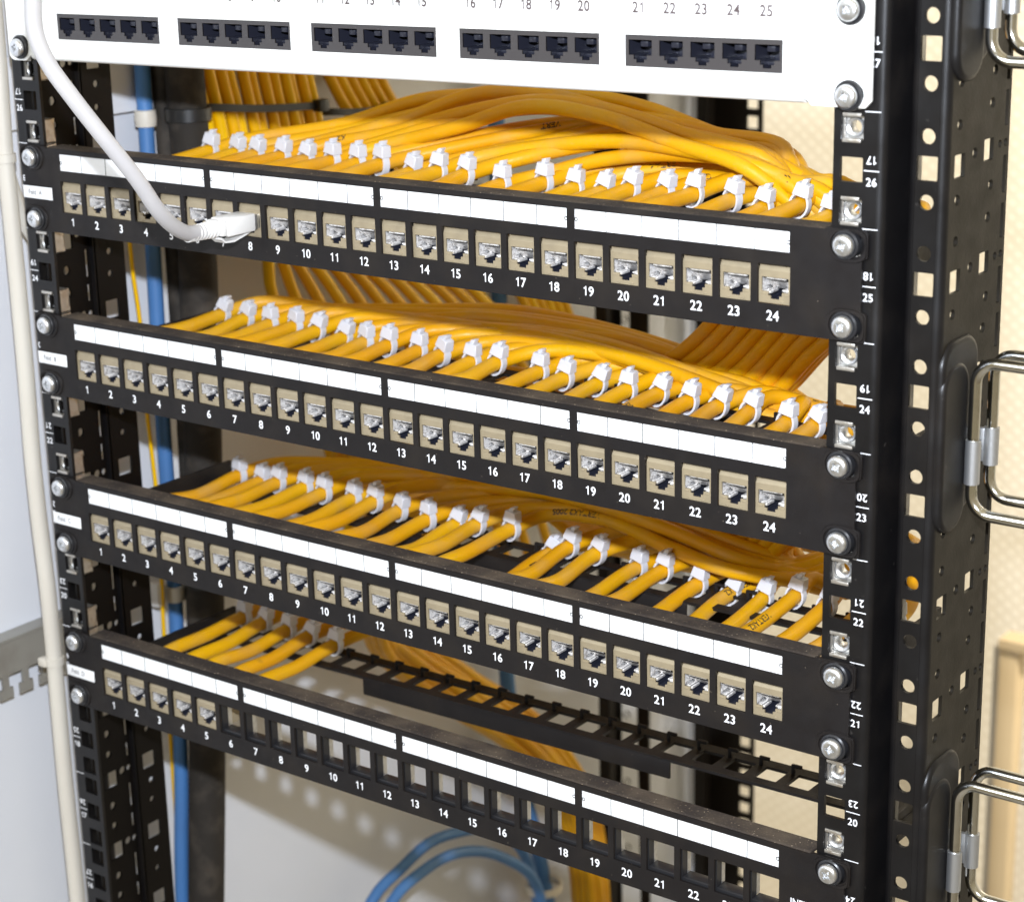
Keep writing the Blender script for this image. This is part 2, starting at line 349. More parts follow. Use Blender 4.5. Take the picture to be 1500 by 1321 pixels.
def hole_cols(side):
    return None
def build_post(sgn, label):
    """sgn=+1 right post, -1 left. x mirrored. The front rail flange is at y=2"""
    po = thing('rack_post', (sgn * 245, 30, -900), label, 'rack post', 'front posts of the rack')
    X = lambda x: sgn * x
    # 19 inch rail flange
    zs = [];
    for r in range(-7, 22):
        for d in (15.875, 0, -15.875): zs.append(ROW(r) + d)
    mb = MB()
    flip = lambda ring: [(X(a), b_) for a, b_ in ring]
    perforated(mb, X(224.9), X(243.2), ROW(-7) + 22.225, [flip(rect(227.85, 237.4, -22.225 + d - 4.75, -22.225 + d + 4.75, 0.5, 2)) for d in (15.875, 0, -15.875)], 44.45, 29, 1.8, 'y', 2)
    def fold(pts, th=1.6):
        """extruded thin wall following pts (x,y) along z with smooth bend"""
        P = [Vector((X(a), b_, 0)) for a, b_ in pts]; vs = []; fs = []
        n = len(P)
        for zz in (ZB, ZT):
            for i, p in enumerate(P):
                tdir = (P[min(i + 1, n - 1)] - P[max(i - 1, 0)]).normalized(); nr = Vector((tdir.y, -tdir.x, 0)) * (th / 2)
                vs += [Vector((p.x + nr.x, p.y + nr.y, zz)), Vector((p.x - nr.x, p.y - nr.y, zz))]
        for i in range(n - 1):
            for s_ in (0, 1):
                a = 2 * i + s_; fs.append((a, a + 2, a + 2 + 2 * n, a + 2 * n))
        for e in (0, n - 1): fs.append((2 * e, 2 * e + 1, 2 * e + 1 + 2 * n, 2 * e + 2 * n))
        for zz in (0, 2 * n):
            for i in range(n - 1): fs.append((zz + 2 * i, zz + 2 * i + 1, zz + 2 * i + 3, zz + 2 * i + 2))
        mb.add(vs, fs, 0, True)
    arc = lambda cx, cy, r, a0, a1, n=7: [(cx + r * math.cos(math.radians(a0 + (a1 - a0) * k / n)), cy + r * math.sin(math.radians(a0 + (a1 - a0) * k / n))) for k in range(n + 1)]
    fold(arc(243.0, 5.4, 2.6, -90, 0) + [(245.6, 24)] + arc(248.6, 24, 3.0, 180, 90, 4))
    mb.build('mounting_rail', 'post', po)
    # frame profile beside it
    mb = MB()
    zt0 = 94.5 + 44.45 * 7 + 3
    if sgn > 0:
        fold(arc(254.4, 15.3, 2.6, 270, 180) + [(251.6, 16.5), (249.0, 27)])
        h = [rect(254.7, 263.3, -12.3, -3, 0.5, 2), circ(259.2, -20.5, 3.0), circ(259.0, -40.1, 3.0)]
        perforated(mb, X(254.4), X(263.6), zt0, [flip(q) for q in h], 44.45, 29, 1.6, 'y', 12)
        fold(arc(263.6, 15.4, 2.6, -90, 0))
    if sgn > 0:
        h = [rect(19.0, 28.0, -12.2, -3.2, 0.5, 2), rect(45.5, 54.0, -9.2, -0.6, 0.4, 2)]
        for yv, dz, r in ((22.5, -17.5, 2.2), (22.5, -33.5, 2.2), (37.0, -1.5, 2.2), (53.0, -16.0, 2.2), (51.5, -28.5, 2.2)): h.append(circ(yv, dz - 3, r, 14))
        h += [circ(60.2, -4.0, 1.7, 12), circ(65.5, -4.0, 1.7, 12), rect(64.0, 67.0, -24, -9, 0.4, 2), rect(64.0, 67.0, -42, -28, 0.4, 2)]
        perforated(mb, 15.4, 69, zt0, h, 44.45, 29, 1.6, 'x', 265.4, 1)
    else:
        # inner web seen from the right, with squares, round holes and slots, and the second web behind it
        h = [rect(11.5, 21.5, -13, -3, 0.5, 2), circ(25.5, -5.5, 2.4, 14), circ(16, -24, 2.4, 14), circ(16, -36.5, 2.2, 14), circ(8.5, -17, 1.8, 12),
             rect(29.3, 31.5, -30, -15, 0.3, 2), circ(30.4, -5.5, 1.9, 14), rect(29.3, 31.5, -43, -34, 0.3, 2)]
        perforated(mb, 3.8, 33, 66.5 + 44.45 * 7, h, 44.45, 29, 1.5, 'x', -233.5, 2)
        h = [rect(38.5, 48.0, -13, -3, 0.5, 2), circ(44, -21, 2.0, 12), circ(43.5, -33, 1.8, 12)]
        perforated(mb, 33, 54.5, 69.5 + 44.45 * 7, h, 44.45, 29, 1.5, 'x', -230.5, 2)
        mb.box(-233.5, -229, 32.6, 34.1, ZB, ZT)
    mb.build('frame_profile', ['post', 'sidepaint', 'web'], po)
    mb = MB()
    for r in range(-1, 13): rail_text(mb, r, X(241.2), 1.93, sgn)
    mb.build('unit_numbering', 'numwhite', po)
    # cage nuts
    first = None
    for r in range(-1, 9):
        if r % 2 == 0: pass
        for d in (15.875, -15.875):
            if r > 8: continue
            lc = Vector((X(232.6), 2, ROW(r) + d)) - ORG[po.name]
            if first is None:
                first = MB(); first.v, first.f, first.m, first.sm = cn_a.v, cn_a.f, cn_a.m, cn_a.sm
                c = first.build('cage_nut', 'cage', po, lc, origin=(0, 0, 0))
                nb = cn_b.build('nut', 'zinc', c, origin=(0, 0, 0)); PROTO_CH[c.name] = [nb]; first = c
            else: inst(first, po, lc)
    return po
right_post = build_post(1, 'right front rack post with square and round holes, beside the chromed cable rings')
left_post = build_post(-1, 'left front rack post with unit numbers, beside the beige hose')
# embossed bulges on the outer side of the right post
for zc in (-61, -61 - 177.8, -61 + 177.8):
    mb = MB()
    for (ya, yb, za, zb_, th) in ((13.0, 46, zc - 34, zc + 39, 1.4), (12.6, 37, zc - 40, zc + 30, 2.6)):
        vs, fs = sheet(rect(ya + 2.4, yb - 2.4, za + 2.4, zb_ - 2.4, 9, 8), [], th + 2.4, 'x', 267.0 - 2.4, 2.3); mb.add(vs, fs, 0, True)
    mb.build('embossed_bulge', 'post', right_post)

# rear posts
for (yy, xx, lab) in ((735, -240, 'rear left rack post with row of square holes in front of the cream wall'), (585, -252, 'black vertical profile between the side panel and the rear post')):
    po = thing('rear_post', (xx, yy, -1200), lab, 'rack post')
    mb = MB()
    w0 = 28 if yy > 700 else 14
    vs, fs = sheet([(xx - w0, -1200), (xx + 17, -1200), (xx + 17, 600), (xx - w0, 600)], [rect(xx + 3, xx + 13, z - 5, z + 5) for z in [500 - 15.875 * k for k in range(100)]] if yy > 700 else [circ(xx - 5, z, 3) for z in [500 - 30 * k for k in range(55)]], 2, 'y', yy); mb.add(vs, fs)
    mb.build('front_flange', 'rear', po)
    mb = MB(); mb.box(xx - w0 - 1, xx - w0 + 1, yy - 24, yy, -1200, 600); mb.box(xx - w0, xx - w0 + 10, yy - 26, yy - 24, -1200, 600); mb.build('side_flange', 'rear', po)

# ------------------------------------------------------------------ jacks
PX = lambda i: -205.5 + 17.67 * (i - 1)
def rj_outline(w, zt, zm, z1, z2, n1, n2):
    return [(-w, zt), (-w, zm), (-n1, zm), (-n1, z1), (-n2, z1), (-n2, z2), (n2, z2), (n2, z1), (n1, z1), (n1, zm), (w, zm), (w, zt)][::-1]
JO = rj_outline(6.15, -0.5, -6.6, -8.2, -9.5, 3.3, 2.1)
def jack_meshes():
    a = MB()
    vs, fs = sheet(rect(-7.15, 7.15, -11.0, 2.0), [JO], 1.0, 'y', 1.0, 0.12); a.add(vs, fs)
    # bevelled brow above the socket
    a.add([(-7.2, 1.0, 1.9), (7.2, 1.0, 1.9), (7.2, 2.6, 4.6), (-7.2, 2.6, 4.6), (-7.2, 8, 4.6), (7.2, 8, 4.6), (-7.2, 8, 1.9), (7.2, 8, 1.9)],
          [(0, 1, 2, 3), (3, 2, 5, 4), (0, 3, 4, 6), (1, 7, 5, 2)])
    a.box(-7.2, -6.5, 1.9, 20, -11, 4.5); a.box(6.5, 7.2, 1.9, 20, -11, 4.5); a.box(-6.5, 6.5, 2.6, 20, 3.9, 4.5); a.box(-6.5, 6.5, 1.9, 20, -11, -10.3)
    a.box(-6.5, 6.5, 19, 20, -10.3, 3.9)
    for s_ in (-1, 1):
        a.rbox(s_ * 3.2 - .9, s_ * 3.2 + .9, 0.75, 1.2, -10.5, -9.9, .15)
        a.rbox(s_ * 5.0 - 1.1, s_ * 5.0 + 1.1, 0.75, 1.2, -7.6, -6.9, .15)
    b_ = MB()                                   # socket lining
    n = len(JO); vs = [(x, y, z) for y in (1.5, 12.5) for x, z in JO]
    fs = [(k, (k + 1) % n, (k + 1) % n + n, k + n) for k in range(n)]
    for f in fs: b_.add(vs, [f], 1 if max(vs[i][2] for i in f) < -6.5 else 0)
    b_.box(-6, 6, 12.4, 12.9, -9.6, -0.8, 1)
    b_.add([(-4.7, 3.2, -2.6), (4.7, 3.2, -2.6), (4.7, 8.6, -6.5), (-4.7, 8.6, -6.5), (-3.2, 1.9, -6.7), (3.2, 1.9, -6.7)], [(0, 1, 2, 3)])
    b_.rbox(-3.2, -2.2, 1.8, 8, -7.4, -6.3, .2); b_.rbox(2.2, 5.9, 3.0, 10, -6.5, -5.7, .2)
    # spring tabs of the screen
    for s_ in (-1, 1):
        b_.add([(s_ * 5.9, 2.0, -2.0), (s_ * 5.9, 2.0, -4.8), (s_ * 4.6, 7.0, -4.6), (s_ * 4.6, 7.0, -2.2), (s_ * 5.7, 9.0, -4.6), (s_ * 5.7, 9.0, -2.2)], [(0, 1, 2, 3), (3, 2, 4, 5)])
        b_.rbox(s_ * 4.6 - 1.0, s_ * 4.6 + 1.0, 2.2, 10, -6.7, -6.1, .2)
    c = MB()                                    # contacts
    for k in range(8):
        x = -3.55 + 1.014 * k
        c.add([(x - .3, 2.4, -1.5), (x + .3, 2.4, -1.5), (x + .3, 7.5, -4.6), (x - .3, 7.5, -4.6), (x + .3, 11.2, -3.0), (x - .3, 11.2, -3.0)], [(0, 1, 2, 3), (3, 2, 4, 5)])
    c.box(-4.4, 4.4, 2.2, 3.4, -1.5, -0.95)
    return a, b_, c
ja, jb, jc = jack_meshes()
J = {}
def add_jack(parent, loc):
    if not J:
        a = ja.build('jack', 'jack', parent, loc, origin=(0, 0, 0))
        PROTO_CH[a.name] = [jb.build('socket', ['silver', 'cavity'], a, origin=(0, 0, 0)), jc.build('contacts', 'silver', a, origin=(0, 0, 0))]
        J['p'] = a; return a
    return inst(J['p'], parent, (loc[0] + jit(.12), loc[1] + abs(jit(.35)), loc[2] + jit(.12)), (jit(.012), jit(.012), jit(.02)))

# ------------------------------------------------------------------ screws
def screw_mesh():
    mb = MB(); n = 64
    def rc(a):                                   # cross recess with a small star
        c4 = abs(math.cos(2 * a)) ** 3; c8 = abs(math.cos(2 * a + math.pi / 2)) ** 6
        return 0.8 + 1.5 * c4 + 0.6 * c8
    rings = []
    for f, h in ((0.0, 1.1), (0.75, 0.5), (1.0, -0.75)):
        rings.append([((0.02 + rc(2 * math.pi * k / n) * f), -2.2 + h * 1.0 + 0.75) for k in range(n)])
    # h: depth relative to the crown (crown at y=-2.9)
    rings = []
    for f, yv in ((0.02, -0.6), (0.82, -0.9), (1.0, -2.52)):
        rings.append([(rc(2 * math.pi * k / n) * f, yv) for k in range(n)])
    for r, yv in ((2.5, -2.5), (3.3, -2.36), (3.9, -2.0), (4.3, -1.4), (4.45, -0.7), (4.45, 0)):
        rings.append([(r, yv)] * n)
    vs = []; fs = []
    for rg in rings:
        for k, (r, yv) in enumerate(rg):
            a = 2 * math.pi * k / n + 0.35; vs.append((r * math.cos(a), yv, r * math.sin(a)))
    for i in range(len(rings) - 1):
        for k in range(n): fs.append((i * n + k, i * n + (k + 1) % n, (i + 1) * n + (k + 1) % n, (i + 1) * n + k))
    fs.append(tuple(range(n)))
    mb.add(vs, fs, 0, True)
    lathe(mb, [(2.4, -0.2), (2.4, 10)], 16)
    wm = MB()                                    # black cup washer
    lathe(wm, [(4.3, 1.0), (4.4, 0.4), (5.2, 0.1), (5.75, 0.6), (5.9, 1.5), (5.9, 3.2), (2.6, 3.2), (2.6, 1.0), (4.3, 1.0)], 40)
    return mb, wm
sa, sb = screw_mesh(); SC = {}
def add_screw(parent, p, ang=0.0):
    loc = Vector(p) - ORG[parent.name]
    if not SC:
        a = sa.build('screw', 'zinc', parent, loc, origin=(0, 0, 0)); a.rotation_euler = (0, ang, 0)
        PROTO_CH[a.name] = [sb.build('cup_washer', 'plastic_black', a, origin=(0, 0, 0))]; SC['p'] = a; return a
    return inst(SC['p'], parent, loc, (0, ang, 0))

# ------------------------------------------------------------------ patch panels
def patch_panel(letter, zc, njack, label, dx=0.0, tray_y=(90, 116), tray=(2, -2, 14)):
    po = thing('patch_panel', (0, 0, zc), label, 'patch panel', 'black 24 port patch panels')
    mb = MB()
    o1 = []
    def R(x0, x1, z0, z1): return [(x0, z0), (x1, z0), (x1, z1), (x0, z1)]
    for s_ in (1, -1):
        pass
    r = 1.6
    outl = [(-241.3, -21), (-240.3, -22), (240.3, -22), (241.3, -21), (241.3, -11.6), (240.8, -10.6), (239.2, -10.2), (238.9, -9.4), (238.9, 9.6), (239.3, 10.6), (240.8, 11.0), (241.3, 11.6),
            (241.3, 20.4), (240.0, 21.8), (224, 21.8), (223, 21.0), (-222, 21.0), (-223, 21.8), (-240.0, 21.8), (-241.3, 20.4), (-241.3, 11.6), (-239.6, 10.6), (-239.6, -10.4), (-241.3, -11.4)]
    holes = [rect(PX(i) - 7.45, PX(i) + 7.45, -11.3, 4.9, 0.4, 2) for i in range(1, 25)]
    for s_ in (-1, 1):
        for q in (-1, 1): holes.append(slot(s_ * 232.55 + s_ * 0.8, q * 15.875, 2.2, 4.8))
    for k in range(4): holes.append(rect(-212.5 + 106.0 * k, -212.5 + 106.0 * k + 102.4, 10.1, 18.7, 0.2, 1))
    vs, fs = sheet([(a + dx, zc + b_) for a, b_ in outl], [[(a + dx, zc + b_) for a, b_ in h] for h in holes], 1.6, 'y', 0, 0.12)
    mb.add(vs, fs, 0)
    # rounded fold and flange along the top and bottom
    arc = [(0.05 + 2.3 * (1 - math.sin(math.radians(a))), 20.6 + 2.2 * math.cos(math.radians(a)) - 1.2) for a in range(90, -1, -15)]
    vs = []; fs = []
    prof = arc + [(11.5, 21.6), (11.5, 20.3), (3.0, 20.3), (1.4, 19.6)]
    for xx in (-221.5, 222.5):
        for y_, z_ in prof: vs.append((xx + dx, y_, zc + z_))
    n = len(prof)
    for i in range(n): fs.append((i, (i + 1) % n, (i + 1) % n + n, i + n))
    fs += [tuple(range(n)), tuple(range(n, 2 * n))]
    mb.add(vs, fs, 1, False)
    mb.box(-221 + dx, 222 + dx, 1.7, 9, zc - 21.9, zc - 20.6, 0)
    # printing
    for i in range(1, 25): put_number(mb, str(i), PX(i) + dx, zc - 15.6, -0.16, 4.0, 2, 0.018, 0, 0.98)
    mb.build('faceplate', ['black', 'dusty', 'numwhite'], po)
    if letter == 'D':
        mb = MB(); put_text(mb, 'INFRA', 219.5, zc - 3.4, -0.16, 3.2, 0, 0.012); mb.build('printed_name', 'numwhite', po)
    # raised slot surrounds around the screws
    for s_ in (-1, 1):
        for q in (-1, 1):
            mb = MB()
            x0 = s_ * 232.55 + s_ * 0.9; z0 = zc + q * 15.875
            ov = [slot(x0, z0, 2.3, rr, 12) for rr in (6.9, 6.6, 5.4, 4.9)]
            ys = (-0.1, -0.75, -0.75, 0.9); n = len(ov[0]); vs = []; fs = []
            for rg, y_ in zip(ov, ys):
                vs += [(min(max(a, -241.0), 241.0) + dx, y_, min(max(b_, zc - 21.8), zc + 21.6)) for a, b_ in rg]
            for i in range(3):
                for k in range(n): fs.append((i * n + k, i * n + (k + 1) % n, (i + 1) * n + (k + 1) % n, (i + 1) * n + k))
            mb.add(vs, fs, 0, True)
            mb.build('screw_surround', 'black', po)
    # paper strips
    for k in range(4):
        mb = MB(); x0 = -212.5 + 106.0 * k + dx
        mb.box(x0 - .3, x0 + 102.7, 0.55, 0.95, zc + 9.9, zc + 18.9)
        for j in range(1, 6):
            xd = (PX(k * 6 + j) + PX(k * 6 + j + 1)) / 2 + dx
            mb.box(xd - .19, xd + .19, 0.50, 0.56, zc + 10.1, zc + 18.7, 1)
        lathe(mb, [(0.5, 0.48), (0.9, 0.48)], 14, mi=1, tf=lambda p, x0=x0: Vector((x0 + 101.6 + p.x, p.y, zc + 14.2 + p.z)))
        lathe(mb, [(0.5, 0.48), (0.9, 0.48)], 14, mi=1, tf=lambda p, x0=x0: Vector((x0 + 0.9 + p.x, p.y, zc + 14.2 + p.z)))
        mb.build('label_strip', ['paper', 'ink'], po)
    # sticker
    mb = MB(); skew = 0.012
    vs = [(-243.4 + 2.6, 0, 0.9), (-219.4, 0, 0.6), (-219.4, 0, -5.6), (-240.8, 0, -5.2)]
    mb.rbox(-241.2 + dx, -219.4 + dx, -0.42, -0.14, zc - 5.5, zc + 0.8, 0.1)
    put_text(mb, 'Feld  ' + letter, -232.2 + dx, zc - 2.2, -0.45, 2.6, 1, 0.008, 0, 0.95)
    mb.build('name_sticker', ['paper', 'ink'], po)
    for s_ in (-1, 1):
        for q in (-1, 1): add_screw(po, (s_ * 232.55 + random.uniform(-.3, .3), -1.6, zc + q * 15.875), random.uniform(0, 3))
    for i in range(1, njack + 1):
        add_jack(po, (PX(i) + dx, 0, -0.1))
    # empty jack holders
    if njack < 24:
        for i in range(njack + 1, 25):
            if 'h' not in J:
                a = MB()
                vs, fs = sheet(rect(-8.2, 8.2, -12.2, 5.6), [rect(-7.0, 7.0, -11.0, 4.7)], 4.2, 'y', 1.8); a.add(vs, fs, 0)
                a.box(-7.3, -6.9, 6.0, 8.8, -9.5, 4.4, 1)
                a.rbox(-7.0, 7.0, 1.9, 8.5, -11.2, -9.6, .3, 0)
                J['h'] = a.build('empty_port', ['plastic_black', 'zinc'], po, (PX(i) + dx, 0, 0), origin=(0, 0, 0))
            else: inst(J['h'], po, (PX(i) + dx, 0, 0))
    # lacing bar for the cables, on two arms
    mb = MB(); y0, y1 = tray_y; zt = zc
    def warp(p):                                     # the bar sags back and down a little towards the middle/right
        f = (p.x + 210) / 420.0; return Vector((p.x, p.y + tray[2] * f, p.z + tray[0] * (1 - f) + tray[1] * f))
    hl = [rect(PX(i) - 6.0, PX(i) + 6.0, y0 + 6, y1 - 7, 0.5, 2) for i in range(1, 25)]
    vs, fs = sheet(rect(-222, 222, y0, y1, 1), hl, 1.5, 'z', zt - 1.5); mb.add(vs, fs, 0, False, warp)
    mb.rbox(-100, 98, y0 - 0.3, y0 + 1.3, zt - 10.5, zt - 1.0, 0.5, 0, warp)
    for i in range(1, 26):
        xh = PX(i) - 8.8
        mb.rbox(xh - 0.9, xh + 0.9, y1 - 8.5, y1 - 7.0, zt, zt + 4.5, .3, 0, warp); mb.rbox(xh - 0.9, xh + 4.6, y1 - 8.5, y1 - 6.8, zt + 3.6, zt + 5.2, .3, 0, warp)
    for s_ in (-1, 1):
        mb.rbox(s_ * 220.5 - 1.2, s_ * 220.5 + 1.2, 1.7, y1 + (9 if s_ > 0 else 0), zt - 12, zt + 3, .4, 0)
    mb.build('lacing_bar', 'black', po)
    return po
ZP = {'A': 0.0, 'B': -88.2, 'C': -177.9, 'D': -267.0}
PA = patch_panel('A', ZP['A'], 24, 'black patch panel marked Feld A, the one with the white cord plugged in', tray=(1.5, -3.5, 14))
PB = patch_panel('B', ZP['B'], 24, 'black patch panel marked Feld B, full of empty beige jacks', tray=(-2.5, -10.5, 8))
PC = patch_panel('C', ZP['C'], 24, 'black patch panel marked Feld C, just above the half empty one', tray=(-7, -15.5, 17))
PD = patch_panel('D', ZP['D'], 5, 'black patch panel marked Feld D with only five jacks fitted', tray_y=(86, 112), tray=(-6, -1.5, 2))

# ------------------------------------------------------------------ white panel
zw = 88.9
wp = thing('white_patch_panel', (0, 0, zw), 'white panel with 25 black sockets in five blocks, at the top', 'patch panel')
TI = 0.42 * math.pi / 180
def wt(p): return Vector((p.x, p.y, p.z + (p.x - 120) * math.sin(TI)))
mb = MB()
blocks = [-204.6 + 84.12 * k for k in range(5)]
out = [(-241.3, 70.2), (-240, 68.4), (-238, 67.7), (-229, 67.7), (-226, 70.2), (214, 70.2), (217, 67.6), (239, 67.6), (241.3, 70), (241.3, 133), (-241.3, 133)]
hs = [rect(x, x + 72.4, 78.4, 91.6) for x in blocks]
for s_ in (-1, 1):
    for z in (88.9 - 15.875, 88.9 + 15.875): hs.append(slot(s_ * 232.55, z - (s_ * 232.55 - 120) * math.sin(TI), 1.6, 4.6))
vs, fs = sheet(out, hs, 1.8, 'y', -1.2, 0.35); mb.add(vs, fs, 0, False, wt)
vs = []; fs = []
prof = [(-1.2 + 3.2 * (1 - math.cos(math.radians(a))), 70.4 - 2.6 * math.sin(math.radians(a))) for a in range(0, 91, 15)] + [(24, 67.8), (24, 69.2), (3, 69.2)]
n = len(prof)
for xx in (-225, 213):
    for y_, z_ in prof: vs.append((xx, y_, z_))
for i in range(n): fs.append((i, (i + 1) % n, (i + 1) % n + n, i + n))
fs += [tuple(range(n)), tuple(range(n, 2 * n))]
mb.add(vs, fs, 0, False, wt)
for k in range(25):
    x = blocks[k // 5] + 7.3 + 14.45 * (k % 5)
    put_number(mb, str(k + 1), x, 102.2 + (x - 120) * math.sin(TI), -1.62, 4.2, 1, 0.02, 0, 0.95)
mb.build('faceplate', ['white_panel', 'numgrey'], wp)
WO = rj_outline(5.9, 5.1, -1.4, -3.2, -4.6, 3.4, 2.0)
for bx in blocks:
    mb = MB()
    rings = []
    for k in range(5):
        cx = bx + 7.3 + 14.45 * k
        rings.append([(cx + a * 0.93, 84.9 + b_ * 0.93 - 0.3) for a, b_ in WO])
    vs, fs = sheet(rect(bx + .1, bx + 72.3, 78.5, 91.5), rings, 0.8, 'y', -0.5); mb.add(vs, fs, 0, False, wt)
    mb.box(bx + .1, bx + 72.3, 12, 13, 78.5, 91.5, 0, wt)
    blk = mb.build('socket_block', 'module', wp)
    for k, rg in enumerate(rings):
        mb = MB(); n = len(rg)
        mb.add([(a, y_, b_) for y_ in (-0.1, 11.5) for a, b_ in rg], [(i, (i + 1) % n, (i + 1) % n + n, i + n) for i in range(n)], 0, False, wt)
        mb.add([(a, 11.5, b_) for a, b_ in rg], [tuple(range(n))], 0, False, wt)
        cx = bx + 7.3 + 14.45 * k
        mb.rbox(cx - 3.4, cx + 3.4, 3.5, 8, 81.0, 82.6, .3, 0, wt)
        mb.rbox(cx - 1.8, cx + 1.8, 2.5, 9, 86.3, 88.6, .3, 0, wt)
        mb.build('socket', 'cavity', blk)
for s_ in (-1, 1):
    for z in (88.9 - 15.875, 88.9 + 15.875):
        add_screw(wp, (s_ * 232.55, -3.0, z - (1.6 if s_ < 0 else 0.4)), random.uniform(0, 3))

# ------------------------------------------------------------------ cable ties and yellow cables
CR = 3.75
def tie_meshes():
    hd = MB()
    bm = bmesh.new(); bmesh.ops.create_cube(bm, size=1)
    for v in bm.verts:
        fz = v.co.z + .5; wx = 4.1 - 0.9 * fz; wy = 3.1 - 0.3 * fz
        v.co = Vector((v.co.x * 2 * wx, v.co.y * 2 * wy, -2.7 + 6.0 * fz))
    bmesh.ops.bevel(bm, geom=bm.edges[:], offset=0.28, segments=1, affect='EDGES')
    hd.bm(bm, 0, False)
    hd.rbox(-1.4, 1.1, -1.9, 1.8, 3.0, 5.6, 0.2, 0, lambda p: Vector((p.x + 0.2 * (p.z - 3), p.y, p.z + 0.32 * p.x)))
    st = MB()
    n = 36; vs = []; fs = []
    for k in range(n):
        a = 2 * math.pi * k / n
        for (rr, yy) in ((0, -1.9), (1.0, -1.9), (1.0, 1.9), (0, 1.9)):
            vs.append(((4.0 + rr) * math.cos(a), yy, -7.2 + (5.4 + rr) * math.sin(a)))
    for k in range(n):
        for j in range(4): fs.append((k * 4 + j, k * 4 + (j + 1) % 4, ((k + 1) % n) * 4 + (j + 1) % 4, ((k + 1) % n) * 4 + j))
    st.add(vs, fs, 0, True)
    return hd, st
th_, ts_ = tie_meshes(); TT = {}
def add_tie(p, port, letter, tilt):
    root = thing('cable_tie', p, 'white cable tie on the yellow cable behind port %d of panel Feld %s' % (port, letter), 'cable tie', 'white cable ties holding the yellow cables')
    root.rotation_euler = (0, tilt, random.uniform(-.22, .12))
    if not TT:
        TT['h'] = th_.build('head', 'tie', root, origin=(0, 0, 0)); TT['s'] = ts_.build('strap', 'tie', root, origin=(0, 0, 0))
    else:
        for k in ('h', 's'):
            c = TT[k].copy(); col.objects.link(c); c.parent = root
    return root
TIES = {
 'A': [(102.6, 14.1), (105, 13.5), (101.8, 14), (103, 14.4), (102.2, 13.9), (101.6, 15.2), (101.2, 15.4), (99.3, 16.6), (103.2, 12.5), (101.6, 15), (101.6, 14.6), (106.6, 10.8), (117.8, 11.6), (119.3, 9.7), (119.3, 9.1), (116.3, 12.3), (118.7, 12), (115.1, 13.6), (120.7, 11.3), (118.3, 9.3), (121.3, 12.2), (114.9, 9.4), (117, 10), (116, 10)],
 'B': [(105, 10.6), (105.1, 10.3), (103.8, 10.3), (105.4, 10.6), (104.5, 10.2), (106.4, 8.2), (102, 9.4), (99.4, 10.7), (102.5, 9.4), (101.2, 9), (101.8, 8.3), (100.8, 10.1), (111.4, 5.9), (109.5, 5.1), (114.2, 3), (111.3, 4), (114.5, 3.3), (112.2, 2.9), (111.8, 2.9), (110, 3.5), (111.6, .8), (107.8, 2), (110, 2), (110, 2)],
 'C': [(108.4, 5.3), (108.8, 4), (103.6, 7.9), (106.2, 7.4), (101.8, 8.8), (106.5, 7.1), (103.6, 9.3), (104.6, 6.4), (104.8, 5.6), (108.7, 3.9), (104.2, 8.4), (108.5, 8.9), (121.2, -5.7), (112.2, 4.3), (111.6, 3.8), (120.4, -2), (116.9, .7), (121.2, -4.3), (125.1, -7.3), (125, -5.5), (124.2, -.2), (122.8, -1.4), (122, -1), (122, -1)],
 'D': [(105, 8.5), (105, 8), (105, 8), (105, 7), (105, 6.5)]}
ZREF = {'A': 0.0, 'B': -88.9, 'C': -177.8, 'D': -266.7}
def lerp_tab(tab, x):
    if x <= tab[0][0]: return tab[0][1]
    for (a, b_), (c, d) in zip(tab, tab[1:]):
        if x <= c: return b_ + (d - b_) * (x - a) / (c - a)
    return tab[-1][1]
TOP = {'A': [(-180, 28), (-140, 36), (-90, 42), (-43, 45), (0, 45), (40, 40), (78, 33), (115, 28), (150, 21), (200, 10)],
       'B': [(-180, 3), (-112, 10), (-50, 16), (10, 17), (45, 13), (78, 7), (131, -2), (180, -8)],
       'C': [(-180, 6), (-110, 16), (-40, 22), (40, 18), (90, 12), (150, 3), (200, 0)]}
LAY = {'A': 0.86, 'B': 0.55, 'C': 0.6, 'D': 0.5}
TILT = {(l, i): 0.27 + random.uniform(-.16, .16) for l in 'ABCD' for i in range(1, 25)}
def bundle_pt(base, a, b_): return (base[0] + a, base[1] + b_ * 0.7, base[2] + b_ * 0.7)
